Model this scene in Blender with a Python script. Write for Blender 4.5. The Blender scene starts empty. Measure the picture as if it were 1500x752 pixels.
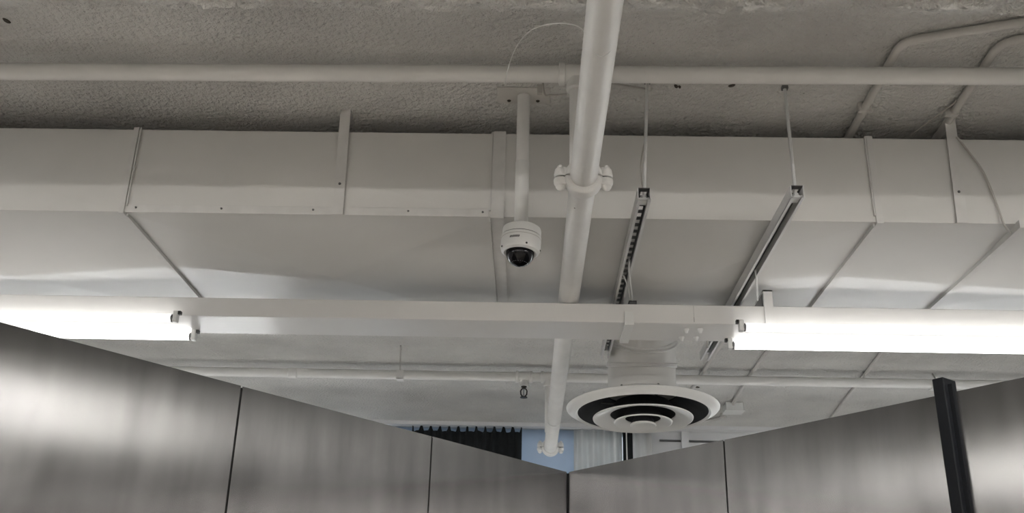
import bpy, math, random
from mathutils import Vector, Matrix, noise

# ------------------------------------------------------------ camera, world, exposure
C = bpy.context.scene.collection
sc = bpy.context.scene
cam_d = bpy.data.cameras.new('camera')
cam_d.sensor_fit = 'HORIZONTAL'; cam_d.sensor_width = 36.0
cam_d.lens = 1458.2 / 1500.0 * 36.0
cam_d.clip_start = 0.05; cam_d.clip_end = 100
cam = bpy.data.objects.new('camera', cam_d); C.objects.link(cam)
_f = Vector((-0.0210, 0.9230, 0.3840)).normalized()
_r = Vector((1.0, 0.0142, 0.0217)); _r = (_r - _f * _r.dot(_f)).normalized()
_u = _r.cross(_f)
cam.matrix_world = Matrix(((_r.x, _u.x, -_f.x, 0), (_r.y, _u.y, -_f.y, 0), (_r.z, _u.z, -_f.z, 1.6), (0, 0, 0, 1)))
sc.camera = cam
W = bpy.data.worlds.new('world'); sc.world = W; W.use_nodes = True
W.node_tree.nodes['Background'].inputs[0].default_value = (0.86, 0.93, 1.0, 1)   # overcast daylight outside the window
W.node_tree.nodes['Background'].inputs[1].default_value = 0.85
sc.view_settings.view_transform = 'Standard'; sc.view_settings.look = 'None'
sc.view_settings.gamma = 1.0; sc.view_settings.use_curve_mapping = False
sc.view_settings.exposure = 1.02
TUBE = 2.3          # emission of the fluorescent tubes over the partition
TUBE_ROOM = 22.0     # the same lamps in the rest of the room, behind the camera
R = random.Random(7)

# ------------------------------------------------------------ materials
def mat(name, col, rough=0.5, metal=0.0, emit=None, var=0.05, vscale=6.0, bump=0.0, bscale=80.0, bdist=0.004, speck=0.0):
    m = bpy.data.materials.new(name); m.use_nodes = True
    nt = m.node_tree; b = nt.nodes['Principled BSDF']
    b.inputs['Roughness'].default_value = rough; b.inputs['Metallic'].default_value = metal
    tc = nt.nodes.new('ShaderNodeTexCoord')
    n = nt.nodes.new('ShaderNodeTexNoise'); n.inputs['Scale'].default_value = vscale; n.inputs['Detail'].default_value = 5
    nt.links.new(tc.outputs['Object'], n.inputs['Vector'])
    cr = nt.nodes.new('ShaderNodeValToRGB')
    cr.color_ramp.elements[0].position = 0.3; cr.color_ramp.elements[1].position = 0.7
    cr.color_ramp.elements[0].color = (*[max(0, c * (1 - var)) for c in col], 1)
    cr.color_ramp.elements[1].color = (*[min(1, c * (1 + var)) for c in col], 1)
    nt.links.new(n.outputs['Fac'], cr.inputs['Fac'])
    colout = cr.outputs['Color']
    if speck:
        s = nt.nodes.new('ShaderNodeTexNoise'); s.inputs['Scale'].default_value = 62; s.inputs['Detail'].default_value = 3
        nt.links.new(tc.outputs['Object'], s.inputs['Vector'])
        r2 = nt.nodes.new('ShaderNodeValToRGB')
        r2.color_ramp.elements[0].position = 0.22; r2.color_ramp.elements[0].color = (1 - speck,) * 3 + (1,)
        r2.color_ramp.elements[1].position = 0.32; r2.color_ramp.elements[1].color = (1, 1, 1, 1)
        nt.links.new(s.outputs['Fac'], r2.inputs['Fac'])
        mx = nt.nodes.new('ShaderNodeMix'); mx.data_type = 'RGBA'; mx.blend_type = 'MULTIPLY'; mx.inputs[0].default_value = 1
        nt.links.new(colout, mx.inputs[6]); nt.links.new(r2.outputs['Color'], mx.inputs[7]); colout = mx.outputs[2]
    nt.links.new(colout, b.inputs['Base Color'])
    if bump:
        v = nt.nodes.new('ShaderNodeTexNoise'); v.inputs['Scale'].default_value = bscale; v.inputs['Detail'].default_value = 4
        nt.links.new(tc.outputs['Object'], v.inputs['Vector'])
        bp = nt.nodes.new('ShaderNodeBump'); bp.inputs['Strength'].default_value = bump; bp.inputs['Distance'].default_value = bdist
        nt.links.new(v.outputs['Fac'], bp.inputs['Height']); nt.links.new(bp.outputs['Normal'], b.inputs['Normal'])
    if emit:
        b.inputs['Emission Color'].default_value = (*emit[0], 1); b.inputs['Emission Strength'].default_value = emit[1]
    return m

PAINT = (0.62, 0.61, 0.585)
M = {}
M['duct'] = mat('white_painted_sheet_metal', PAINT, 0.42, var=0.03, vscale=3, bump=0.12, bscale=260, bdist=0.001)
M['cleat'] = mat('white_painted_cleat', (0.62, 0.61, 0.59), 0.45, var=0.05, vscale=20)
M['pipe'] = mat('white_painted_steel_pipe', (0.78, 0.77, 0.745), 0.48, var=0.04, vscale=9, bump=0.15, bscale=170, bdist=0.001)
M['ceiling'] = mat('sprayed_ceiling', (0.67, 0.66, 0.63), 0.95, var=0.10, vscale=3, bump=1.0, bscale=60, bdist=0.022, speck=0.35)
M['wall'] = mat('painted_wall', (0.62, 0.62, 0.62), 0.8, var=0.04, vscale=4, bump=0.1, bscale=60)
M['floor'] = mat('warm_grey_floor', (0.55, 0.52, 0.48), 0.6, var=0.1, vscale=2)
M['trunk'] = mat('white_enamel', (0.70, 0.69, 0.67), 0.35, var=0.02, vscale=8)
M['plastic'] = mat('white_plastic', (0.72, 0.72, 0.70), 0.35, var=0.02)
M['galv'] = mat('galvanised_steel', (0.16, 0.16, 0.16), 0.5, 0.7, var=0.2, vscale=25)
M['strut'] = mat('white_painted_strut', (0.66, 0.66, 0.65), 0.4, var=0.05, vscale=12)
M['black'] = mat('black_metal', (0.006, 0.007, 0.009), 0.6, var=0.2); M['black'].node_tree.nodes['Principled BSDF'].inputs['Specular IOR Level'].default_value = 0.2
M['dark'] = mat('dark_gap', (0.01, 0.01, 0.01), 0.9, var=0.1)
M['duct_shade'] = mat('painted_duct_shade', (0.035, 0.037, 0.04), 0.85, var=0.3, vscale=10)  # shade inside the white diffuser, painted in as a dark colour
M['dome'] = mat('smoked_dome', (0.004, 0.004, 0.005), 0.06, var=0.1); M['dome'].node_tree.nodes['Principled BSDF'].inputs['Specular IOR Level'].default_value = 0.22
M['led'] = mat('clear_led', (0.35, 0.36, 0.38), 0.2, var=0.1)
M['chrome'] = mat('bronze_sprinkler', (0.06, 0.055, 0.05), 0.35, 0.8, var=0.2)
M['mark'] = mat('black_print', (0.01, 0.01, 0.01), 0.5)
M['wire'] = mat('painted_wire', (0.45, 0.43, 0.40), 0.6, var=0.1)
M['dirt'] = mat('rust_stain', (0.06, 0.05, 0.04), 0.9, var=0.3, vscale=60)
M['conduit'] = mat('painted_conduit', (0.58, 0.56, 0.53), 0.5, var=0.05, vscale=12, bump=0.1)
M['curtain_black'] = mat('black_curtain_cloth', (0.006, 0.008, 0.009), 0.95, var=0.3, vscale=20)
M['frame'] = mat('grey_window_frame', (0.35, 0.38, 0.42), 0.5)
M['tube'] = mat('lit_phosphor_tube', (0.9, 0.9, 0.9), 0.4, emit=((1.0, 0.985, 0.97), TUBE))
M['tube_far_added'] = mat('added_phosphor_tube_far', (0.9, 0.9, 0.9), 0.4, emit=((0.95, 0.975, 1.0), 22.0))  # for the added lamps that brighten the duct's rear and far ceiling
M['tube_back_added'] = mat('added_phosphor_tube_back', (0.9, 0.9, 0.9), 0.4, emit=((0.95, 0.975, 1.0), 3.8))  # for the added row that lifts the far ceiling
M['tube_near'] = mat('lit_phosphor_tube_near', (0.9, 0.9, 0.9), 0.4, emit=((1.0, 0.975, 0.945), 29.0))
M['tube_room'] = mat('lit_phosphor_tube_room', (0.9, 0.9, 0.9), 0.4, emit=((1.0, 0.965, 0.92), TUBE_ROOM))

def cloth(name, col, trans):
    m = bpy.data.materials.new(name); m.use_nodes = True; nt = m.node_tree
    for n in list(nt.nodes): nt.nodes.remove(n)
    out = nt.nodes.new('ShaderNodeOutputMaterial'); d = nt.nodes.new('ShaderNodeBsdfDiffuse'); t = nt.nodes.new('ShaderNodeBsdfTranslucent')
    mx = nt.nodes.new('ShaderNodeMixShader'); mx.inputs[0].default_value = trans
    n = nt.nodes.new('ShaderNodeTexNoise'); n.inputs['Scale'].default_value = 9
    tc = nt.nodes.new('ShaderNodeTexCoord'); nt.links.new(tc.outputs['Object'], n.inputs['Vector'])
    cr = nt.nodes.new('ShaderNodeValToRGB'); cr.color_ramp.elements[0].color = (*[c * .85 for c in col], 1); cr.color_ramp.elements[1].color = (*col, 1)
    nt.links.new(n.outputs['Fac'], cr.inputs['Fac'])
    for s in (d, t): nt.links.new(cr.outputs['Color'], s.inputs['Color'])
    nt.links.new(d.outputs[0], mx.inputs[1]); nt.links.new(t.outputs[0], mx.inputs[2]); nt.links.new(mx.outputs[0], out.inputs[0])
    return m
M['sheer'] = cloth('sheer_curtain_cloth', (0.80, 0.80, 0.79), 0.5)
M['film'] = cloth('pale_blue_film', (0.64, 0.71, 0.80), 0.6)

def glass():
    m = bpy.data.materials.new('window_glass'); m.use_nodes = True; nt = m.node_tree
    for n in list(nt.nodes): nt.nodes.remove(n)
    out = nt.nodes.new('ShaderNodeOutputMaterial'); t = nt.nodes.new('ShaderNodeBsdfTransparent'); g = nt.nodes.new('ShaderNodeBsdfGlossy')
    t.inputs[0].default_value = (0.92, 0.95, 0.96, 1); g.inputs['Roughness'].default_value = 0.02
    mx = nt.nodes.new('ShaderNodeMixShader'); fr = nt.nodes.new('ShaderNodeFresnel'); fr.inputs[0].default_value = 1.45
    nt.links.new(fr.outputs[0], mx.inputs[0]); nt.links.new(t.outputs[0], mx.inputs[1]); nt.links.new(g.outputs[0], mx.inputs[2]); nt.links.new(mx.outputs[0], out.inputs[0])
    return m
M['glass'] = glass()

def steel():
    m = bpy.data.materials.new('brushed_stainless_steel'); m.use_nodes = True; nt = m.node_tree; b = nt.nodes['Principled BSDF']
    b.inputs['Metallic'].default_value = 1.0
    b.inputs['Anisotropic'].default_value = 0.97
    tg = nt.nodes.new('ShaderNodeTangent'); tg.direction_type = 'UV_MAP'; tg.uv_map = 'UVMap'
    nt.links.new(tg.outputs[0], b.inputs['Tangent'])
    uv = nt.nodes.new('ShaderNodeUVMap'); uv.uv_map = 'UVMap'
    mp = nt.nodes.new('ShaderNodeMapping'); mp.inputs['Scale'].default_value = (14, 2.2, 1); nt.links.new(uv.outputs[0], mp.inputs[0])
    n1 = nt.nodes.new('ShaderNodeTexNoise'); n1.inputs['Scale'].default_value = 1.0; n1.inputs['Detail'].default_value = 7; nt.links.new(mp.outputs[0], n1.inputs['Vector'])
    cr = nt.nodes.new('ShaderNodeValToRGB'); cr.color_ramp.elements[0].position = .25; cr.color_ramp.elements[1].position = .75
    cr.color_ramp.elements[0].color = (0.145, 0.143, 0.142, 1); cr.color_ramp.elements[1].color = (0.20, 0.197, 0.195, 1)
    nt.links.new(n1.outputs['Fac'], cr.inputs['Fac']); nt.links.new(cr.outputs['Color'], b.inputs['Base Color'])
    mr = nt.nodes.new('ShaderNodeMapRange'); mr.inputs[1].default_value = .3; mr.inputs[2].default_value = .7; mr.inputs[3].default_value = .21; mr.inputs[4].default_value = .25
    nt.links.new(n1.outputs['Fac'], mr.inputs[0]); nt.links.new(mr.outputs[0], b.inputs['Roughness'])
    mp2 = nt.nodes.new('ShaderNodeMapping'); mp2.inputs['Scale'].default_value = (900, 14, 1); nt.links.new(uv.outputs[0], mp2.inputs[0])
    n2 = nt.nodes.new('ShaderNodeTexNoise'); n2.inputs['Scale'].default_value = 1; n2.inputs['Detail'].default_value = 3; nt.links.new(mp2.outputs[0], n2.inputs['Vector'])
    bp = nt.nodes.new('ShaderNodeBump'); bp.inputs['Strength'].default_value = .05; bp.inputs['Distance'].default_value = .0006
    nt.links.new(n2.outputs['Fac'], bp.inputs['Height']); nt.links.new(bp.outputs['Normal'], b.inputs['Normal'])
    return m
M['steel'] = steel()

# ------------------------------------------------------------ mesh builder
class B:
    def __init__(s): s.v = []; s.f = []
    def add(s, vs, fs, T=None):
        k = len(s.v)
        s.v += [tuple(T @ Vector(p)) if T else tuple(p) for p in vs]
        s.f += [tuple(i + k for i in f) for f in fs]
        return s
    def box(s, a, b, T=None):
        (x0, y0, z0), (x1, y1, z1) = a, b
        vs = [(x0, y0, z0), (x1, y0, z0), (x1, y1, z0), (x0, y1, z0), (x0, y0, z1), (x1, y0, z1), (x1, y1, z1), (x0, y1, z1)]
        return s.add(vs, [(0, 3, 2, 1), (4, 5, 6, 7), (0, 1, 5, 4), (1, 2, 6, 5), (2, 3, 7, 6), (3, 0, 4, 7)], T)
    def lathe(s, prof, T=None, n=32, caps=True):
        k = len(prof); vs = []; fs = []
        for r, z in prof:
            for i in range(n):
                a = 2 * math.pi * i / n; vs.append((r * math.cos(a), r * math.sin(a), z))
        for j in range(k - 1):
            for i in range(n):
                i2 = (i + 1) % n; fs.append((j * n + i, j * n + i2, (j + 1) * n + i2, (j + 1) * n + i))
        if caps:
            fs.append(tuple(range(n))[::-1]); fs.append(tuple((k - 1) * n + i for i in range(n)))
        return s.add(vs, fs, T)
    def rod(s, p, q, r, n=16, r2=None):
        p, q = Vector(p), Vector(q); d = q - p
        T = Matrix.Translation(p) @ d.to_track_quat('Z', 'Y').to_matrix().to_4x4()
        return s.lathe([(r, 0), (r2 if r2 else r, d.length)], T, n)
    def tube(s, pts, r, n=10):
        pts = [Vector(p) for p in pts]; vs = []; fs = []
        up = Vector((0, 0, 1)); prev = None
        for i, p in enumerate(pts):
            d = (pts[min(i + 1, len(pts) - 1)] - pts[max(i - 1, 0)]).normalized()
            if prev is None:
                a = d.cross(up if abs(d.z) < .9 else Vector((1, 0, 0))).normalized()
            else:
                a = (prev - d * prev.dot(d)).normalized()
            prev = a; c = d.cross(a)
            for k in range(n):
                t = 2 * math.pi * k / n; vs.append(tuple(p + a * (r * math.cos(t)) + c * (r * math.sin(t))))
        for j in range(len(pts) - 1):
            for k in range(n):
                k2 = (k + 1) % n; fs.append((j * n + k, j * n + k2, (j + 1) * n + k2, (j + 1) * n + k))
        fs.append(tuple(range(n))[::-1]); fs.append(tuple((len(pts) - 1) * n + k for k in range(n)))
        return s.add(vs, fs)
    def build(s, name, m, parent=None, smooth=False, bevel=0.0, label=None, kind=None):
        me = bpy.data.meshes.new(name); me.from_pydata(s.v, [], s.f); me.update()
        me.materials.append(M[m] if isinstance(m, str) else m)
        if smooth:
            me.shade_smooth(); me.set_sharp_from_angle(angle=math.radians(38))
        o = bpy.data.objects.new(name, me); C.objects.link(o)
        if parent:
            o.parent = parent; o.matrix_parent_inverse = Matrix.Translation(-world_loc(parent))
        if bevel:
            md = o.modifiers.new('bevel', 'BEVEL'); md.width = bevel; md.segments = 2; md.limit_method = 'ANGLE'
        if label: o['label'] = label
        if kind: o['kind'] = kind
        return o

def world_loc(o):
    if o.parent is None: return Vector(o.location)
    return Vector((0, 0, 0))          # part meshes are written in world coordinates, so a part's own frame is the world's

def thing(name, label, cat, loc=(0, 0, 0), group=None):
    o = bpy.data.objects.new(name, None); C.objects.link(o); o.empty_display_size = .1
    o.location = loc; o['label'] = label; o['category'] = cat
    if group: o['group'] = group
    return o
def smooth_path(pts, n=6):
    P = [Vector(p) for p in pts]; out = []
    for i in range(len(P) - 1):
        p0 = P[max(i - 1, 0)]; p1 = P[i]; p2 = P[i + 1]; p3 = P[min(i + 2, len(P) - 1)]
        for k in range(n):
            t = k / n
            out.append(.5 * ((2 * p1) + (p2 - p0) * t + (2 * p0 - 5 * p1 + 4 * p2 - p3) * t * t + (3 * p1 - p0 - 3 * p2 + p3) * t ** 3))
    out.append(P[-1]); return out
def fillet(a, b, c, r, n=6):
    a, b, c = Vector(a), Vector(b), Vector(c); d1 = (a - b).normalized(); d2 = (c - b).normalized()
    p1 = b + d1 * r; p2 = b + d2 * r
    return [p1.lerp(b, t).lerp(b.lerp(p2, t), t) for t in [i / n for i in range(n + 1)]]

# ------------------------------------------------------------ the room
XL, XR, YB, YF, ZC = -5.2, 5.2, -5.0, 7.9, 3.4
B().box((XL - .2, YB - .2, -.1), (XR + .2, YF + .2, 0)).build('floor', 'floor', kind='structure')
ceil = B().box((XL - .2, YB - .2, ZC), (XR + .2, YF + .2, ZC + .15)).build('ceiling', 'ceiling', kind='structure')
B().box((XL - .15, YB, 0), (XL, YF, ZC)).build('wall_left', 'wall', kind='structure')
B().box((XR, YB, 0), (XR + .15, YF, ZC)).build('wall_right', 'wall', kind='structure')
B().box((XL, YB - .15, 0), (XR, YB, ZC)).build('wall_back', 'wall', kind='structure')
wf = B()
wf.box((XL, YF, 0), (-1.5, YF + .15, ZC)).box((.9, YF, 0), (1.03, YF + .15, ZC)).box((-1.5, YF, 0), (.9, YF + .15, .9)).box((-1.5, YF, 3.385), (.9, YF + .15, ZC))
wf.box((1.03, YF, 0), (1.50, YF + .15, 3.306)).box((1.03, YF, 3.326), (1.50, YF + .15, ZC)).box((1.03, YF + .08, 3.30), (1.50, YF + .15, 3.33)).box((1.50, YF, 0), (XR, YF + .15, ZC))
wallf = wf.build('wall_far', 'wall', kind='structure')
for x0, x1 in ((1.20, 1.255), (2.45, 2.51)):
    B().box((x0, YF - .05, 0), (x1, YF + .02, ZC)).build('batten', 'wall', wallf)
B().box((.95, YF - .012, 3.385), (XR, YF + .005, 3.398)).build('picture_rail', 'wall', wallf)
win = B().box((-1.5, YF, .9), (-1.45, YF + .1, 3.385)).box((.85, YF, .9), (.9, YF + .1, 3.385)).box((-1.45, YF, .9), (.85, YF + .1, .95)).box((-1.45, YF, 3.36), (.85, YF + .1, 3.385)).box((-.35, YF + .02, .95), (-.30, YF + .08, 3.36)).build('window_1', 'frame', kind='structure')
B().box((-1.45, YF + .045, .95), (.85, YF + .05, 3.36)).build('pane', 'glass', win)
B().box((-2.2, 7.72, 3.372), (XR, 7.80, 3.40)).build('trim_1', 'wall', kind='structure')

# the deep beam whose soffit shows along the top of the picture: a lumpy sprayed surface
nx, ny = 460, 56
bx0, bx1, by0, by1, bz = -3.2, 3.2, 1.15, 1.918, 3.02
vs, fs = [], []
for j in range(ny + 1):
    for i in range(nx + 1):
        x = bx0 + (bx1 - bx0) * i / nx; y = by0 + (by1 - by0) * j / ny
        p = Vector((x, y, 0))
        h = .012 * noise.noise(p * 34) + .008 * noise.noise(p * 75 + Vector((5, 3, 0))) + .004 * noise.noise(p * 9)
        vs.append((x, y + (.008 * noise.noise(p * 40) if j == ny else 0), bz + h))
for j in range(ny):
    for i in range(nx):
        a = j * (nx + 1) + i; fs.append((a, a + nx + 1, a + nx + 2, a + 1))
k = len(vs)
for j in (0, ny):
    for i in range(nx + 1):
        vs.append((bx0 + (bx1 - bx0) * i / nx, by0 if j == 0 else by1, ZC + .02))
for i in range(nx):
    fs.append((k + i, k + i + 1, i + 1, i)); a = ny * (nx + 1) + i; b_ = k + nx + 1 + i
    fs.append((a, a + 1, b_ + 1, b_))
bm = B().add(vs, fs); bm.box((XL, by0, bz), (bx0, by1, ZC)).box((bx1, by0, bz), (XR, by1, ZC))
bm.build('ceiling_beam', 'ceiling', kind='structure', smooth=True)

# holes and stains left in the ceiling
for (x, y, r) in ((.466, 2.835, .011), (.478, 2.838, .008), (.648, 2.827, .012), (-1.617, 2.508, .014), (-1.62, 2.30, .03), (1.118, 6.579, .03), (1.233, 2.40, .006)):
    B().lathe([(r * .7, 0), (r * .5, -.004)], Matrix.Translation((x, y, ZC)) @ Matrix.Rotation(x * 9, 4, 'Z') @ Matrix.Diagonal((1.5, .8, 1, 1)), 10).build('anchor_hole', 'dirt', ceil)

# ------------------------------------------------------------ stainless steel partitions meeting in a V
DS = 4.0 / 5.2
COR = Vector((.197 * DS, 5.2 * DS, 0)); ZT = 1.6 + .956 * DS
def partition(label, d, nrm, cuts, post=None):
    cuts = [c * DS for c in cuts]; post = post and [c * DS for c in post]
    d = Vector(d).normalized(); nrm = Vector(nrm).normalized()
    root = thing('steel_partition', label, 'partition', COR + d * 1.5)
    T = Matrix(((d.x, nrm.x, 0, COR.x), (d.y, nrm.y, 0, COR.y), (0, 0, 1, 0), (0, 0, 0, 1)))
    for a, b in zip(cuts[:-1], cuts[1:]):
        bb = B(); bb.box((a + .0035, -.003, .06), (b - .0035, 0, ZT + R.uniform(-.001, .001)), T)
        o = bb.build('steel_panel', 'steel', root)
        uvl = o.data.uv_layers.new(name='UVMap'); Ti = T.inverted()
        for lp in o.data.loops:
            q = Ti @ o.data.vertices[lp.vertex_index].co
            uvl.data[lp.index].uv = (q.x - q.y, q.z)
    B().box((cuts[0] - .05, -.05, .06), (cuts[-1], -.0032, ZT - .004), T).build('backing_frame', 'dark', root, label='black backing behind the steel panels')
    B().box((cuts[0] + .02, -.045, 0), (cuts[-1], -.008, .058), T).build('plinth', 'dark', root)
    if post:
        s0, s1, p = post
        po = B().box((s0, -.03, 0), (s1, p, ZT + .038), T).build('upright_post', 'black', root, bevel=.003, label='black upright post standing proud of the steel')
        B().box((s1, -.005, 0), (s1 + .012, p * .45, ZT + .02), T).build('post_flange', 'black', po)
    return root
partition('left-hand brushed steel panel wall rising from the lower left corner', (-.621, -.784, 0), (.784, -.621, 0), (0.006, 1.022, 2.050, 3.08, 4.11, 5.14))
partition('right-hand brushed steel panel wall with the black upright post', (.613, -.790, 0), (-.790, -.613, 0), (0.006, 1.064, 2.118, 3.17, 4.22, 5.27), post=(2.098, 2.142, .045))

# ------------------------------------------------------------ rectangular duct
YD, YDB, ZD0, ZD1 = 3.021, 4.10, 3.0, 3.316
duct = thing('air_duct', 'long white rectangular sheet metal duct spanning the ceiling', 'duct', (0, 3.5, ZD0))
def crossbreak(bb, p, q, r, s, off):
    c = (Vector(p) + Vector(q) + Vector(r) + Vector(s)) / 4 + Vector(off)
    bb.add([p, q, r, s, tuple(c)], [(0, 1, 4), (1, 2, 4), (2, 3, 4), (3, 0, 4)])
seams = (-3.9, -2.65, -1.385, -.137, 1.140, 2.86, 4.1)
for i, (a, b) in enumerate(zip(seams[:-1], seams[1:])):
    a += .002; b -= .002; bb = B()
    f = .005; u = .023
    if b - a < .6: f = .002; u = .004
    A0, A1, A2, A3 = (a, YD, ZD0), (b, YD, ZD0), (b, YDB, ZD0), (a, YDB, ZD0)
    D0, D1, D2, D3 = (a, YD, ZD1), (b, YD, ZD1), (b, YDB, ZD1), (a, YDB, ZD1)
    crossbreak(bb, A0, A3, A2, A1, (0, 0, -u)); crossbreak(bb, A0, A1, D1, D0, (0, -f, 0))
    bb.add([A0, A1, A2, A3, D0, D1, D2, D3], [(4, 5, 6, 7), (1, 2, 6, 5), (2, 3, 7, 6), (3, 0, 4, 7)])
    bb.build('duct_section', 'duct', duct)
def cleat(x, w, d=.007, back=YDB, top=ZD1 + .006, face=True):
    y0, z0 = YD - d, ZD0 - d
    P = [(y0, z0), (back + .006, z0), (back + .006, ZD0 + .004), (YD + .004, ZD0 + .004)]
    P += [(YD + .004, top), (y0, top)] if face else [(y0, ZD0 + .004)]
    n = len(P)
    vs = [(x - w / 2, a, b) for a, b in P] + [(x + w / 2, a, b) for a, b in P]
    fs = [tuple(range(n)), tuple(range(2 * n - 1, n - 1, -1))] + [((i + 1) % n, i, n + i, n + (i + 1) % n) for i in range(n)]
    return B().add(vs, fs).build('seam_cleat', 'cleat', duct)
cleat(-2.65, .03); cleat(-1.388, .018); cleat(1.148, .022); cleat(1.606, .022, .024, face=False); cleat(2.86, .03)
c2 = cleat(-.121, .044, .008)
# raised drive edges beside the cleats
for x, t in ((-1.372, .012), (-.146, .014), (1.133, .013), (1.604, .014)):
    if x < 1.5: B().box((x - .002, YD + .012, ZD0 - t), (x + .002, YDB, ZD0 + .002)).build('standing_edge', 'cleat', duct)
    if x < 1.5: B().box((x - .002, YD - t * .7, ZD0 + .02), (x + .002, YD + .002, ZD1 + .004)).build('standing_edge', 'cleat', duct)
ca = B().box((-1.370, YD - .005, ZD0 - .003), (-.150, YD + .002, ZD0 + .026)).build('corner_angle', 'cleat', duct, bevel=.001)
for x in (-1.34, -1.05, -.74, -.42, -.17):
    B().lathe([(.004, 0), (.003, .004)], Matrix.Translation((x, YD - .005, ZD0 + .014)) @ Matrix.Rotation(math.pi / 2, 4, 'X'), 8).build('screw', 'galv', ca)
for (xt, xb, w) in ((-.662, -.656, .036), (1.432, 1.416, .036), (-2.3, -2.3, .034), (2.4, 2.4, .034)):
    bb = B(); y = YD - .012
    for (za, zb_) in ((ZD0 - .004, ZC - .004),):
        vs = []
        for (z, x) in ((za, xb), (zb_, xt)):
            vs += [(x - w / 2, y, z), (x + w / 2, y, z), (x + w / 2, y + .003, z), (x - w / 2, y + .003, z)]
        bb.add(vs, [(0, 1, 5, 4), (1, 2, 6, 5), (2, 3, 7, 6), (3, 0, 4, 7), (0, 3, 2, 1), (4, 5, 6, 7)])
    bb.box((xt - w / 2, y, ZC - .006), (xt + w / 2, y + .05, ZC))
    st = bb.build('hanger_strap', 'cleat', duct)
    for z in (ZD0 + .11,):
        B().lathe([(.005, 0), (.004, .003)], Matrix.Translation((xb + (xt - xb) * (z - ZD0) / .4 , y, z)) @ Matrix.Rotation(math.pi / 2, 4, 'X'), 8).build('rivet', 'galv', st)

# ------------------------------------------------------------ round duct elbow and diffuser
YN, RN, RB, ZB = 4.50, .157, .312, 2.842
elb = thing('round_duct', 'white round duct elbow turning down behind the light trunking', 'duct', (-.0 + .51, YN, 2.7))
XN = .514   # centre of neck and diffuser
bend = Vector((XN, YN - RB, ZB))
def ring_pts(al, r, n=40):          # circle of the bent duct at bend angle al (0 = vertical leg)
    c = bend + Vector((0, RB * math.cos(al), RB * math.sin(al))); e = Vector((0, math.cos(al), math.sin(al)))
    return [tuple(c + Vector((1, 0, 0)) * (r * math.cos(2 * math.pi * i / n)) + e * (r * math.sin(2 * math.pi * i / n))) for i in range(n)]
angs = [0, 16, 40, 65, 90]
n = 40
for a0, a1 in zip(angs[:-1], angs[1:]):
    vs = ring_pts(math.radians(a0), RN) + ring_pts(math.radians(a1), RN)
    B().add(vs, [(i, (i + 1) % n, n + (i + 1) % n, n + i) for i in range(n)]).build('elbow_gore', 'duct', elb, smooth=True)
for a in (15, 17, 37, 43, 65):
    pts = ring_pts(math.radians(a), RN + .001); pts.append(pts[0])
    B().tube(pts, .0065, 8).build('seam_bead', 'cleat', elb, smooth=True)
nk = B().lathe([(RN, 2.788), (RN, 2.81), (RN, ZB)], Matrix.Translation((XN, YN, 0)), 40, caps=False).build('neck', 'duct', elb, smooth=True)
for (a, z) in ((-1.2, 2.800), (-.9, 2.797), (-2.3, 2.80)):
    B().lathe([(.006, 0), (.004, .004)], Matrix.Translation((XN + RN * math.cos(a), YN + RN * math.sin(a), z)) @ Matrix.Rotation(math.pi / 2, 4, 'X'), 8).build('screw', 'galv', nk)

ZR = 2.712          # height of the diffuser's outer lip
TD = Matrix.Translation((XN, YN, ZR)) @ Matrix.Rotation(math.radians(-3.0), 4, 'X')
dif = thing('air_diffuser', 'large round white ceiling diffuser of concentric rings', 'vent', (XN, YN, 2.64))
B().lathe([(.298, -.009), (.302, -.014), (.308, -.017), (.316, -.011), (.335, .000), (.347, .007), (.350, .011), (.345, .014), (.31, .012)], TD, 80, caps=False).build('outer_ring', 'plastic', dif, smooth=True)
B().lathe([(.31, .0135), (.27, .034), (.20, .06), (.162, .08), (.158, .08)], TD, 64, caps=False).build('outer_cone_back', 'plastic', dif, smooth=True)
B().lathe([(.2985, -.0085), (.293, .002), (.262, .022), (.198, .048), (.157, .074), (.156, .15), (.02, .155)], TD, 56, caps=False).build('shaded_throat', 'duct_shade', dif, smooth=True, label='inside of the diffuser neck, its shade painted dark')
def cone(name, r, z, ri, zi, rt, zt):
    o = B().lathe([(ri - .002, zi + .004), (ri, zi), (r - .012, z + .0035), (r - .004, z - .0005), (r, z + .001), (r + .001, z + .005)], TD, 64, caps=False).build(name, 'plastic', dif, smooth=True)
    B().lathe([(r + .0005, z + .0052), (r - .014, z + .011), (ri + .006, zi + .012), (rt + .004, zt), (rt, zt), (ri - .0025, zi + .0045)], TD, 64, caps=False).build('ring_back', 'duct_shade', o, smooth=True, label='upper side of the ring, its shade painted dark')
    return o
cone('middle_ring', .228, -.040, .150, -.020, .120, .04)
cone('inner_ring', .132, -.057, .082, -.038, .060, .02)
B().lathe([(.0005, -.060), (.040, -.063), (.050, -.068), (.056, -.071), (.060, -.068), (.058, -.062)], TD, 40, caps=False).build('centre_disc', 'plastic', dif, smooth=True)
B().lathe([(.058, -.0615), (.035, -.02), (.028, .04), (.0005, .04)], TD, 32, caps=False).build('centre_stem', 'duct_shade', dif, smooth=True)
for k in range(3):
    a = k * 2 * math.pi / 3 + .9
    B().rod(TD @ Vector((.03 * math.cos(a), .03 * math.sin(a), .03)), TD @ Vector((.19 * math.cos(a), .19 * math.sin(a), .045)), .005, 8).build('spoke', 'galv', dif)

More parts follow.
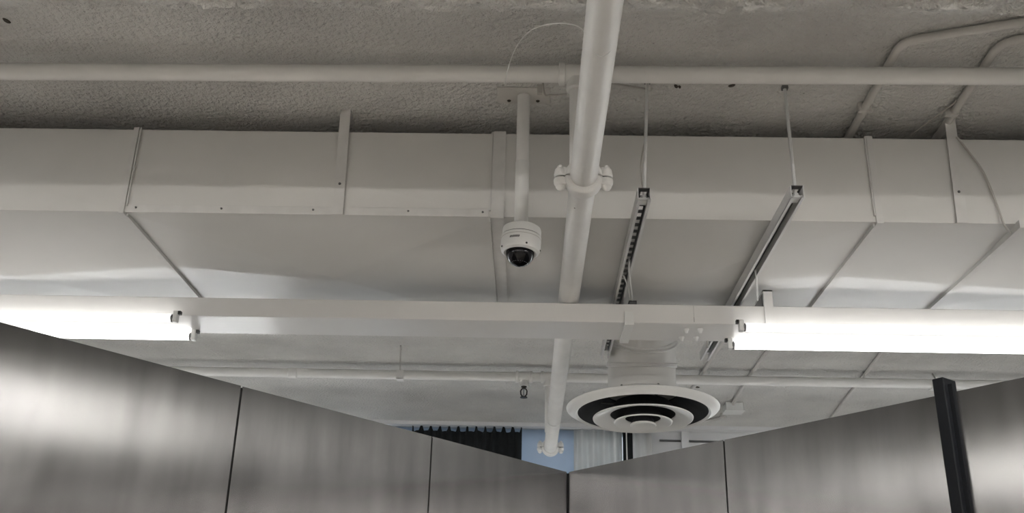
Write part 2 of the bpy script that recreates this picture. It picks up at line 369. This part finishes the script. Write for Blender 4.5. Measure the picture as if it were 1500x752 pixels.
# ------------------------------------------------------------ sprinkler main and its branches
ZP, RP = 2.947, .040
def mx(y): return .148 - .0035 * (y - 2)
main = thing('sprinkler_main', 'thick white sprinkler pipe running straight away overhead', 'pipe', (.14, 2.6, ZP))
B().rod((mx(-4.9), -4.9, ZP), (mx(5.675), 5.675, ZP), RP, 40).build('pipe', 'pipe', main, smooth=True)
B().rod((mx(5.68), 5.682, ZP), (mx(6.5), 6.5, ZP), RP + .0008, 40).build('pipe', 'pipe', main, smooth=True)
B().rod((mx(5.67), 5.668, ZP), (mx(5.69), 5.69, ZP), RP - .002, 32).build('joint_line', 'dark', main)
def coupling(y, closed=False):
    x = mx(y); root = B()
    for z0, sgn in ((ZP + .002, 1), (ZP - .002, -1)):      # two housing halves
        bb = B(); n = 18
        prof = [(.039, -.028), (.049, -.027), (.055, -.020), (.057, -.008), (.057, .008), (.055, .020), (.049, .027), (.039, .028)]
        vs, fs = [], []
        for r, yy in prof:
            for i in range(n + 1):
                a = math.pi * i / n; vs.append((x + r * math.cos(a), y + yy, z0 + sgn * r * math.sin(a)))
        for j in range(len(prof) - 1):
            for i in range(n): fs.append((j * (n + 1) + i, j * (n + 1) + i + 1, (j + 1) * (n + 1) + i + 1, (j + 1) * (n + 1) + i))
        bb.add(vs, fs)
        for s in (-1, 1):                                     # ears
            zz = sorted((z0, z0 + sgn * (.028 if sgn > 0 else .022)))
            bxx = x + s * .066
            if sgn > 0: bb.lathe([(.020, zz[0]), (.021, zz[0] + .010), (.018, zz[1] - .002), (.011, zz[1] + .003)], Matrix.Translation((bxx, y, 0)), 18)
            else: bb.lathe([(.016, zz[0] - .001), (.021, zz[0] + .005), (.022, zz[1] - .004), (.020, zz[1])], Matrix.Translation((bxx, y, 0)), 18)
            xa, xb = sorted((x + s * .040, bxx)); bb.box((xa, y - .017, zz[0]), (xb, y + .017, zz[1]))
        h = bb.build('coupling_housing', 'pipe', main, smooth=True, bevel=.002)
        if sgn < 0:
            for s in (-1, 1):
                bx = x + s * .068
                B().lathe([(.0145, 0), (.0145, -.007), (.010, -.014), (.003, -.017)], Matrix.Translation((bx, y, ZP - .022)), 14).build('bolt_head', 'pipe', h, smooth=True)
        else:
            for s in (-1, 1):
                bx = x + s * .068
                B().lathe([(.010, 0), (.010, .008), (.005, .009), (.005, .013)], Matrix.Translation((bx, y, ZP + .031)), 6).build('nut', 'pipe', h)
    B().box((x - .068, y - .012, ZP - .003), (x + .068, y + .012, ZP + .003)).build('gasket', 'dark', main)
coupling(2.63); coupling(6.47)
# small drip stain under the first coupling
B().lathe([(.003, 0), (.001, -.002)], Matrix.Translation((mx(2.55) - .02, 2.76, ZP - .0345)), 8).build('paint_chip', 'dirt', main)

ZBR = 3.33
def branch(label, y, x0, x1, r, tees, couplings, loc, slope=0.0):
    root = thing('branch_pipe', label, 'pipe', loc)
    def yy(x): return y + slope * x
    B().rod((x0, yy(x0), ZBR), (x1, yy(x1), ZBR), r, 28).build('pipe', 'pipe', root, smooth=True)
    for x in couplings:
        B().lathe([(r, -.03), (r + .005, -.026), (r + .005, .026), (r, .03)], Matrix.Translation((x, yy(x), ZBR)) @ Matrix.Rotation(math.pi / 2, 4, 'Y'), 24).build('pipe_coupling', 'pipe', root, smooth=True)
    for x, zdown, rr in tees:
        t = B().lathe([(r, -.055), (r + .009, -.053), (r + .009, -.036), (r + .004, -.033), (r + .004, .033), (r + .009, .036), (r + .009, .053), (r, .055)], Matrix.Translation((x, yy(x), ZBR)) @ Matrix.Rotation(math.pi / 2, 4, 'Y'), 28)
        t.lathe([(rr + .006, -.02), (rr + .006, -r - .014), (rr + .010, -r - .016), (rr + .010, -r - .03), (rr, -r - .032)], Matrix.Translation((x, yy(x), ZBR)), 24)
        t.build('tee_fitting', 'pipe', root, smooth=True)
        if zdown: B().rod((x, yy(x), ZBR - r), (x, yy(x), zdown), rr, 24).build('riser', 'pipe', root, smooth=True)
    return root
br1 = branch('white branch pipe crossing the top of the picture before the duct', 2.664, -4.6, 4.6, .0275, ((.127, ZP + .030, .021),), (-2.4, 2.6), (0, 2.664, 3.3), slope=-.0105)
# hook and tie wire beside the tee
B().tube(smooth_path([(.02, 2.72, 3.37), (.03, 2.73, 3.30), (.05, 2.73, 3.295), (.10, 2.72, 3.292)]), .003, 6).build('tie_wire', 'wire', br1)
B().box((.006, 2.70, 3.285), (.022, 2.715, 3.315)).build('clip', 'wire', br1)
for x in (-1.9, 2.0):
    B().rod((x, 2.664, 3.36), (x, 2.664, ZC), .005, 8).build('hanger_rod', 'pipe', br1)
br2 = branch('white branch pipe crossing beyond the duct with a dark sprinkler head', 6.155, -4.6, 4.6, .030, ((-.045, None, .020), (.116, ZP + .030, .027)), (-1.525,), (0, 6.155, 3.3), slope=0.0)
for x, xt, yt in ((-.835, -.79, 5.75), (2.545, 2.545, 6.155)):
    hs = B().box((x - .022, 6.155 - .034, ZBR - .035), (x + .022, 6.155 - .031, ZC - .045)).box((x - .022, 6.155 - .034, ZBR - .035), (x + .022, 6.155 + .034, ZBR - .031)).box((x - .022, 6.155 + .031, ZBR - .035), (x + .022, 6.155 + .034, ZC - .03)).build('hanger_clip', 'pipe', br2)
    B().rod((x, 6.12, ZC - .045), (xt, yt, ZC - .004), .005, 8).build('hanger_rod', 'wire', hs)
xs = -.045
sp = B().lathe([(.018, 3.272), (.018, 3.262), (.013, 3.258), (.013, 3.25)], Matrix.Translation((xs, 6.155, 0)), 16)
for s in (-1, 1):
    sp.tube([(xs + s * .012, 6.155, 3.252), (xs + s * .020, 6.155, 3.238), (xs + s * .018, 6.155, 3.215), (xs + s * .006, 6.155, 3.200)], .0045, 8)
spo = sp.build('sprinkler_head', 'chrome', br2, smooth=True, label='small dark pendent sprinkler head')
B().rod((xs, 6.155, 3.25), (xs, 6.155, 3.20), .004, 8).build('glass_bulb', 'led', spo)
B().lathe([(.006, 3.203), (.022, 3.199), (.024, 3.194), (.006, 3.195)], Matrix.Translation((xs, 6.155, 0)), 16).build('deflector', 'chrome', spo)

# ------------------------------------------------------------ dome security camera
XC, YC = -.039, 2.90
cm = thing('security_camera', 'white dome security camera on a ceiling pole', 'camera', (XC, YC, 2.76))
B().box((XC - .09, YC - .05, ZC - .005), (XC + .09, YC + .05, ZC)).build('mounting_plate', 'conduit', cm, bevel=.003)
for dx in (-.05, .048):
    B().lathe([(.007, 0), (.005, -.003)], Matrix.Translation((XC + dx, YC + .03, ZC - .005)), 10).build('screw', 'dirt', cm)
B().lathe([(.021, ZC - .006), (.021, 3.14)], Matrix.Translation((XC, YC, 0)), 24).build('pole', 'pipe', cm, smooth=True)
B().lathe([(.0225, 3.142), (.0225, 2.895)], Matrix.Translation((XC, YC, 0)), 24).build('pole_sleeve', 'plastic', cm, smooth=True)
TC = Matrix.Translation((XC, YC, 2.845)) @ Matrix.Rotation(math.radians(3), 4, 'Y') @ Matrix.Rotation(math.radians(-2), 4, 'X')
B().lathe([(.03, .060), (.055, .060), (.0605, .056), (.062, .050), (.062, .030)], TC, 48, caps=False).build('housing_top', 'plastic', cm, smooth=True)
B().lathe([(.0605, .030), (.0605, .027)], TC, 48, caps=False).build('housing_groove', 'mark', cm)
hb = B().lathe([(.0605, .028), (.0635, .027), (.0635, -.012), (.060, -.024), (.052, -.029), (.046, -.027), (.044, -.020)], TC, 48, caps=False).build('housing_ring', 'plastic', cm, smooth=True)
B().lathe([(.063, .0185), (.0637, .018), (.0637, .0165), (.063, .016)], TC, 48, caps=False).build('housing_groove', 'wire', cm)
prof = [(.0455, -.018), (.0455, -.026)] + [(.0455 * math.cos(t), -.026 - .0455 * math.sin(t)) for t in [math.radians(a) for a in range(8, 90, 8)]] + [(.0005, -.0715)]
dm = B().lathe(prof, TC, 40, caps=False).build('dome', 'dome', cm, smooth=True, label='glossy black smoked dome')
for k in range(22):
    a = 2 * math.pi * k / 22; r = .026
    z = -.026 - math.sqrt(.0458 ** 2 - r * r)
    B().lathe([(.0011, 0), (.0007, -.0006)], TC @ Matrix.Translation((r * math.cos(a), r * math.sin(a), z)), 6).build('led', 'led', dm)
for (a, z) in ((-1.25, -.017), (-2.75, -.018), (-.1, -.017)):
    B().lathe([(.0035, 0), (.0025, .002)], TC @ Matrix.Rotation(a, 4, 'Z') @ Matrix.Translation((.0622, 0, z)) @ Matrix.Rotation(math.pi / 2, 4, 'Y'), 8).build('screw', 'mark', hb)
# the maker's mark: a slanted black wordmark, too small in the photograph to read, kept as its strokes
lg = B()
def stroke(a0, a1, z0, z1):
    vs = []
    for a, z in ((a0, z0), (a1, z0), (a1 + .02, z1), (a0 + .02, z1)):
        vs.append((.0638 * math.cos(a), .0638 * math.sin(a), z))
    lg.add(vs, [(0, 1, 2, 3)], TC)
for i in range(8):
    a = math.radians(-123 + i * 3.7)
    stroke(a, a + .045, .000, .0072)
    if i % 3 != 2: stroke(a + .02, a + .055, .003 if i % 2 else .0045, .0045 if i % 2 else .0062)
lg.build('maker_mark', 'mark', hb)

# ------------------------------------------------------------ strut channels and their rods
def strut(label, x, y0, y1, zb, rodtop):
    root = thing('strut_channel', label, 'channel', (x, (y0 + y1) / 2, zb)); w = .020; h = .041; t = .0025
    for s in (-1, 1):
        bb = B().box((min(x + s * w, x + s * (w - t)), y0, zb), (max(x + s * w, x + s * (w - t)), y1, zb + h))
        bb.box((min(x + s * w, x + s * (w - .009)), y0, zb - .0005), (max(x + s * w, x + s * (w - .009)), y1, zb + .0025))
        bb.box((min(x + s * (w - .009), x + s * (w - .0065)), y0, zb), (max(x + s * (w - .009), x + s * (w - .0065)), y1, zb + .008))
        bb.build('channel_side', 'strut', root)
    wb = B(); zt = zb + h - t
    for s in (-1, 1): wb.box((min(x + s * (w - t), x + s * .0115), y0, zt), (max(x + s * (w - t), x + s * .008), y1, zt + t))
    y = y0; 
    while y < y1:
        wb.box((x - .0115, y, zt), (x + .0115, min(y + .022, y1), zt + t)); y += .052
    wb.build('slotted_web', 'galv', root, label='dark slotted back of the channel')
    yr = y0 + .03
    bb = B().rod((x + .002, yr, zb + .008), (rodtop[0], rodtop[1], ZC), .0055, 10)
    rd = bb.build('threaded_rod', 'strut', root, smooth=True)
    B().lathe([(.011, 0), (.011, .012)], Matrix.Translation((x + .002, yr, zb + .014)), 6).build('nut', 'strut', rd)
    B().box((rodtop[0] - .010, rodtop[1] - .008, ZC - .012), (rodtop[0] + .010, rodtop[1] + .008, ZC)).build('rod_anchor', 'galv', rd)
    B().box((x - .0195, yr - .018, zb + .006), (x + .0195, yr + .02, zb + .013)).build('square_washer', 'strut', root)
    B().rod((x, y1 - .1, zb + .008), (x, y1 - .1, ZC if y1 - .1 > YDB + .02 else ZD0), .0055, 10).build('threaded_rod', 'strut', root, smooth=True)
    return root
s1 = strut('slotted strut channel nearer the thick pipe, hung on a rod', .338, 2.745, 4.42, 2.936, (.367, 2.80))
s2 = strut('slotted strut channel on the right, above the right tubes', .797, 2.715, 4.43, 2.936, (.822, 2.83))
B().tube(smooth_path([(.345, 2.775, 2.975), (.335, 2.79, 3.03), (.338, 2.79, 3.10), (.350, 2.79, 3.16)]), .003, 6).build('tie_wire', 'wire', s1)
B().rod((.367, 2.82, 3.378), (.20, 2.70, 3.33), .003, 6).build('tie_wire', 'wire', s1)

# ------------------------------------------------------------ lighting trunking with fluorescent tubes
def trunking(label, yc, x0, x1, tube_spans, tmat, detail=True, hw=.108, offs=(-.150, .074), drop=.026, z0=2.83):
    y0, y1, z1 = yc - hw, yc + hw, z0 + .075
    root = thing('lighting_trunking', label, 'light', (0, yc, z0))
    B().box((x0, y0, z0), (x1, y1, z1)).build('housing', 'trunk', root, bevel=.003)
    if detail:
        B().box((.6153, y0 - .0006, z0 + .006), (.6167, y0 + .003, z0 + .026)).box((.6157, y0 - .0004, z0 + .026), (.6163, y0 + .003, z1 - .004)).build('joint_notch', 'mark', root)
    for a, b in tube_spans:
        for dy in offs:
            y = yc + dy; zt = z0 - drop
            t = B().rod((a + .012, y, zt), (b - .012, y, zt), .015, 20).build('tube', tmat, root, smooth=True, label='glowing white fluorescent tube')
            for x, s in ((a, 1), (b, -1)):
                B().rod((x + s * .004, y, zt), (x + s * .014, y, zt), .0152, 16).build('end_cap', 'galv', t)
                xa, xb = sorted((x - s * .012, x + s * .006))
                hd = B().box((xa, y - .014, zt - .016), (xb, y + .014, z0 + .001)).build('lamp_holder', 'plastic', root, bevel=.003)
                if detail:
                    xa, xb = sorted((x - s * .012, x - s * .022))
                    B().box((xa, y - .011, z0 - .012), (xb, y + .008, z0 + .001)).build('holder_foot', 'mark', hd)
    return root
YT = 3.702
tr = trunking('white light trunking with glowing tubes hung below the strut channels', YT, -4.4, 4.4, ((-2.62, -1.352), (.786, 2.28), (-4.15, -2.70), (2.34, 3.84)), 'tube')
# strap, screws, hangers on the trunking
P = [(YT - .118, 2.818), (YT + .113, 2.818), (YT + .113, 2.829), (YT - .107, 2.829), (YT - .107, 2.872), (YT - .118, 2.872)]
vs = [(x, a, b) for x in (.352, .386) for a, b in P]
B().add(vs, [tuple(range(6)), tuple(range(11, 5, -1))] + [((i + 1) % 6, i, 6 + i, 6 + (i + 1) % 6) for i in range(6)]).build('joint_strap', 'plastic', tr)
for x, y in ((.594, 3.658), (.648, 3.656), (.592, 3.76), (.648, 3.757)):
    B().lathe([(.011, 0), (.011, -.003), (.008, -.008), (.005, -.018), (.001, -.019)], Matrix.Translation((x, y, 2.83)), 12).build('screw', 'plastic', tr, smooth=True)
B().rod((.700, YT + .10, 2.831), (.700, YT + .10, 2.80), .003, 6).build('loose_wire', 'wire', tr)
B().box((.884, YT - .116, 2.829), (.918, YT - .111, 2.968)).box((.884, YT - .116, 2.963), (.918, YT + .03, 2.968)).build('hanger_plate', 'trunk', tr)
hb2 = B(); hb2.add([(.850, YT - .10, 2.906), (.884, YT - .10, 2.906), (.884, YT - .10, 2.960), (.850, YT - .06, 2.906), (.884, YT - .06, 2.906), (.884, YT - .06, 2.960)], [(0, 1, 2), (3, 5, 4), (0, 3, 4, 1), (1, 4, 5, 2), (0, 2, 5, 3)])
hb2.build('hanger_bracket', 'galv', tr)
B().tube([(.799, 3.33, 2.945), (.810, 3.37, 2.936), (.866, YT - .09, 2.932)], .004, 8).build('hook_wire', 'strut', tr)
B().box((.372, YT - .09, 2.904), (.402, YT - .086, 2.926)).box((.372, YT - .09, 2.904), (.375, YT - .05, 2.926)).box((.399, YT - .09, 2.904), (.402, YT - .05, 2.926)).box((.372, YT - .09, 2.923), (.402, YT - .05, 2.926)).build('hanger_bracket', 'galv', tr)
B().tube([(.340, 3.25, 2.945), (.346, 3.33, 2.934), (.388, YT - .07, 2.928)], .004, 8).build('hook_wire', 'strut', tr)
B().tube([(.330, 3.38, 2.94), (.350, 3.45, 2.932), (.382, YT - .07, 2.928)], .003, 8).build('hook_wire', 'strut', tr)

trunking('added strip light, unseen beyond the left-hand steel panel wall', 5.3, -4.4, -1.3, ((-4.2, -2.85), (-2.75, -1.4)), 'tube_far_added', False, z0=2.50)  # this and its right-hand twin: unseen lamps added for light on the duct's rear
trunking('added strip light, unseen beyond the right-hand steel panel wall', 5.3, 1.3, 4.4, ((1.4, 2.75), (2.85, 4.2)), 'tube_far_added', False, z0=2.50)
trunking('added strip light, unseen low beyond the corner of the steel panel walls', 6.5, -4.4, 4.4, ((-4.2, -2.75), (-2.65, -1.2), (-1.1, .35), (.45, 1.9), (2.0, 3.45)), 'tube_back_added', False, z0=2.50)  # unseen row, added to light the far ceiling evenly
trunking('strip light with a wide reflector just above the camera', 1.38, -4.4, 4.4, ((-3.55, -1.85), (1.05, 2.5)), 'tube_near', False, .15, (-.06, .06), .018, 2.815)
trunking('strip light in the room behind the camera, nearest row', -1.0, -4.4, 4.4, ((-4.2, -2.75), (-2.65, -1.2), (-1.1, .35), (.45, 1.0), (1.1, 2.45), (2.55, 4.0)), 'tube_room', False)
trunking('strip light in the room behind the camera, farthest row', -3.6, -4.4, 4.4, ((-4.2, -2.75), (-2.65, -1.2), (1.0, 2.45), (2.55, 4.0)), 'tube_room', False)

# ------------------------------------------------------------ conduits and wires
ZCD = 3.385
def conduit(label, paths, r, clips=()):
    o = thing('conduit', label, 'conduit', Vector(paths[0]))
    B().tube(paths, r, 14).build('conduit_run', 'conduit', o, smooth=True)
    for p in clips:
        B().box((p[0] - .022, p[1] - .008, ZC - .034), (p[0] + .022, p[1] + .008, ZC)).build('conduit_clip', 'conduit', o, bevel=.002)
    return o
pa = [(1.125, 4.9, ZCD - .003), (1.118, 3.1, ZCD - .003)] + fillet((1.118, 3.1, ZCD - .003), (1.106, 2.545, ZCD - .003), (1.43, 2.44, ZCD - .003), .05) + [(1.43, 2.44, ZCD - .003), (3.5, 1.95, ZCD - .003)]
conduit('white conduit bending right near the upper right corner', pa, .0135, ((1.113, 2.93),))
pb = [(1.45, 4.9, ZCD - .003), (1.428, 3.1, ZCD - .003)] + fillet((1.428, 3.1, ZCD - .003), (1.40, 2.535, ZCD - .003), (2.2, 2.40, ZCD - .003), .07) + [(2.2, 2.40, ZCD - .003), (3.5, 2.2, ZCD - .003)]
conduit('white conduit leaving the right edge above the duct hanger strap', pb, .0135, ((1.41, 2.95),))
def wire(name, label, pts, r=.0022, m='wire'):
    o = B().tube(smooth_path(pts), r, 6).build(name, m, None, smooth=True, label=label); o['category'] = 'wire'; return o
wire('loose_wire', 'thin white wire slanting from the right conduit to the duct top', [(1.325, 3.089, 3.372), (1.36, 3.0, 3.378), (1.398, 2.907, 3.384), (1.402, 2.88, 3.387)], .003)
wire('loose_wire', 'thin drooping wire curving down the duct face at right', [(1.443, 3.006, 3.318), (1.475, 3.008, 3.262), (1.512, 3.008, 3.186), (1.538, 3.008, 3.064), (1.549, 3.006, 2.990), (1.595, 3.06, 2.984)], .0035)
wire('loose_wire', 'fine wire looped round the thick pipe near the picture top', [(-.075, 2.07, 2.915), (-.055, 1.99, 2.945), (-.02, 1.93, 2.965), (.03, 1.905, 2.972), (.08, 1.90, 2.968), (.108, 1.905, 2.955), (.118, 1.915, 2.927), (.148, 1.935, 2.9045), (.178, 1.92, 2.922), (.190, 1.90, 2.955)], .0011, 'plastic')
conduit('thin white conduit on the far ceiling, passing right of the diffuser', [(1.12, 4.9, 3.387), (1.109, 5.52, 3.387), (1.095, 6.35, 3.387), (1.09, 7.0, 3.387)], .013, ((1.10, 6.7),))
jb = conduit('thin white conduit on the far ceiling that runs into the junction box', [(1.40, 4.9, 3.387), (1.402, 5.70, 3.387), (1.41, 6.4, 3.387), (1.44, 6.98, 3.387), (1.445, 7.25, 3.387), (1.42, 7.42, 3.387), (1.35, 7.50, 3.387), (1.0, 7.60, 3.387)], .011, ((1.43, 7.3),))
conduit('pale flat conduit on the far ceiling under the right tubes', [(2.02, 4.9, 3.388), (2.08, 5.734, 3.388), (2.229, 7.232, 3.388), (2.28, 7.7, 3.388)], .012)
jx = thing('junction_box', 'small white junction box on the ceiling right of the diffuser', 'box', (1.445, 6.98, 3.34))
B().box((1.388, 6.965, 3.342), (1.512, 7.085, ZC)).build('box_body', 'plastic', jx, bevel=.003)
B().box((1.380, 6.957, 3.337), (1.520, 7.093, 3.342)).build('box_cover', 'plastic', jx, bevel=.001)

# ------------------------------------------------------------ window drapes on the far wall
def drape(name, label, mname, x0, x1, y, zt, amp, pitch, cat='curtain', sag=0.0, hooks=0, zb=.3):
    nxx = max(8, int((x1 - x0) / .006)); vs, fs = [], []
    zs = [zb, 1.5, 2.6, 3.1, 3.25]
    for i in range(nxx + 1):
        x = x0 + (x1 - x0) * i / nxx
        yy = y + amp * math.sin(2 * math.pi * (x - x0) / pitch + 1.3 * noise.noise(Vector((x * 9, 1, 0))))
        s = 0
        if hooks:
            t = ((x - x0) / (x1 - x0) * hooks + .28 * noise.noise(Vector((x * 14, 4, 0)))) % 1.0
            s = sag * min(1, max(0, math.sin(math.pi * t) * 3.2 - 1.0)) * (1 + .35 * noise.noise(Vector((x * 21, 2, 0))))
        for z in zs: vs.append((x, yy, z))
        vs.append((x, yy, zt - s))
    k = len(zs) + 1
    for i in range(nxx):
        for j in range(k - 1): fs.append((i * k + j, (i + 1) * k + j, (i + 1) * k + j + 1, i * k + j + 1))
    o = B().add(vs, fs).build(name, mname, None, smooth=True, label=label); o['category'] = cat
    md = o.modifiers.new('thick', 'SOLIDIFY'); md.thickness = .003
    return o
drape('window_curtain', 'black curtain sagging between its hooks at the far window', 'curtain_black', -.93, -.066, 7.76, 3.371, .012, .066, sag=.040, hooks=12)
drape('window_curtain', 'pale blue sheer curtain behind the end of the thick pipe', 'film', -1.3, .352, 7.84, 3.372, .010, .31)
drape('window_curtain', 'whitish pleated sheer curtain under the diffuser, left of the black strip', 'sheer', .345, .722, 7.80, 3.372, .022, .085)
drape('window_curtain', 'narrow black curtain strip with white cord under the diffuser', 'curtain_black', .726, .801, 7.77, 3.372, .006, .05)
drape('window_curtain', 'whitish curtain edge just right of the black strip', 'sheer', .806, .955, 7.79, 3.372, .010, .08)
o = B().rod((.760, 7.745, .5), (.752, 7.745, 3.372), .005, 8).build('curtain_cord', 'plastic', None, smooth=True, label='white cord hanging before the narrow black curtain strip'); o['category'] = 'cord'
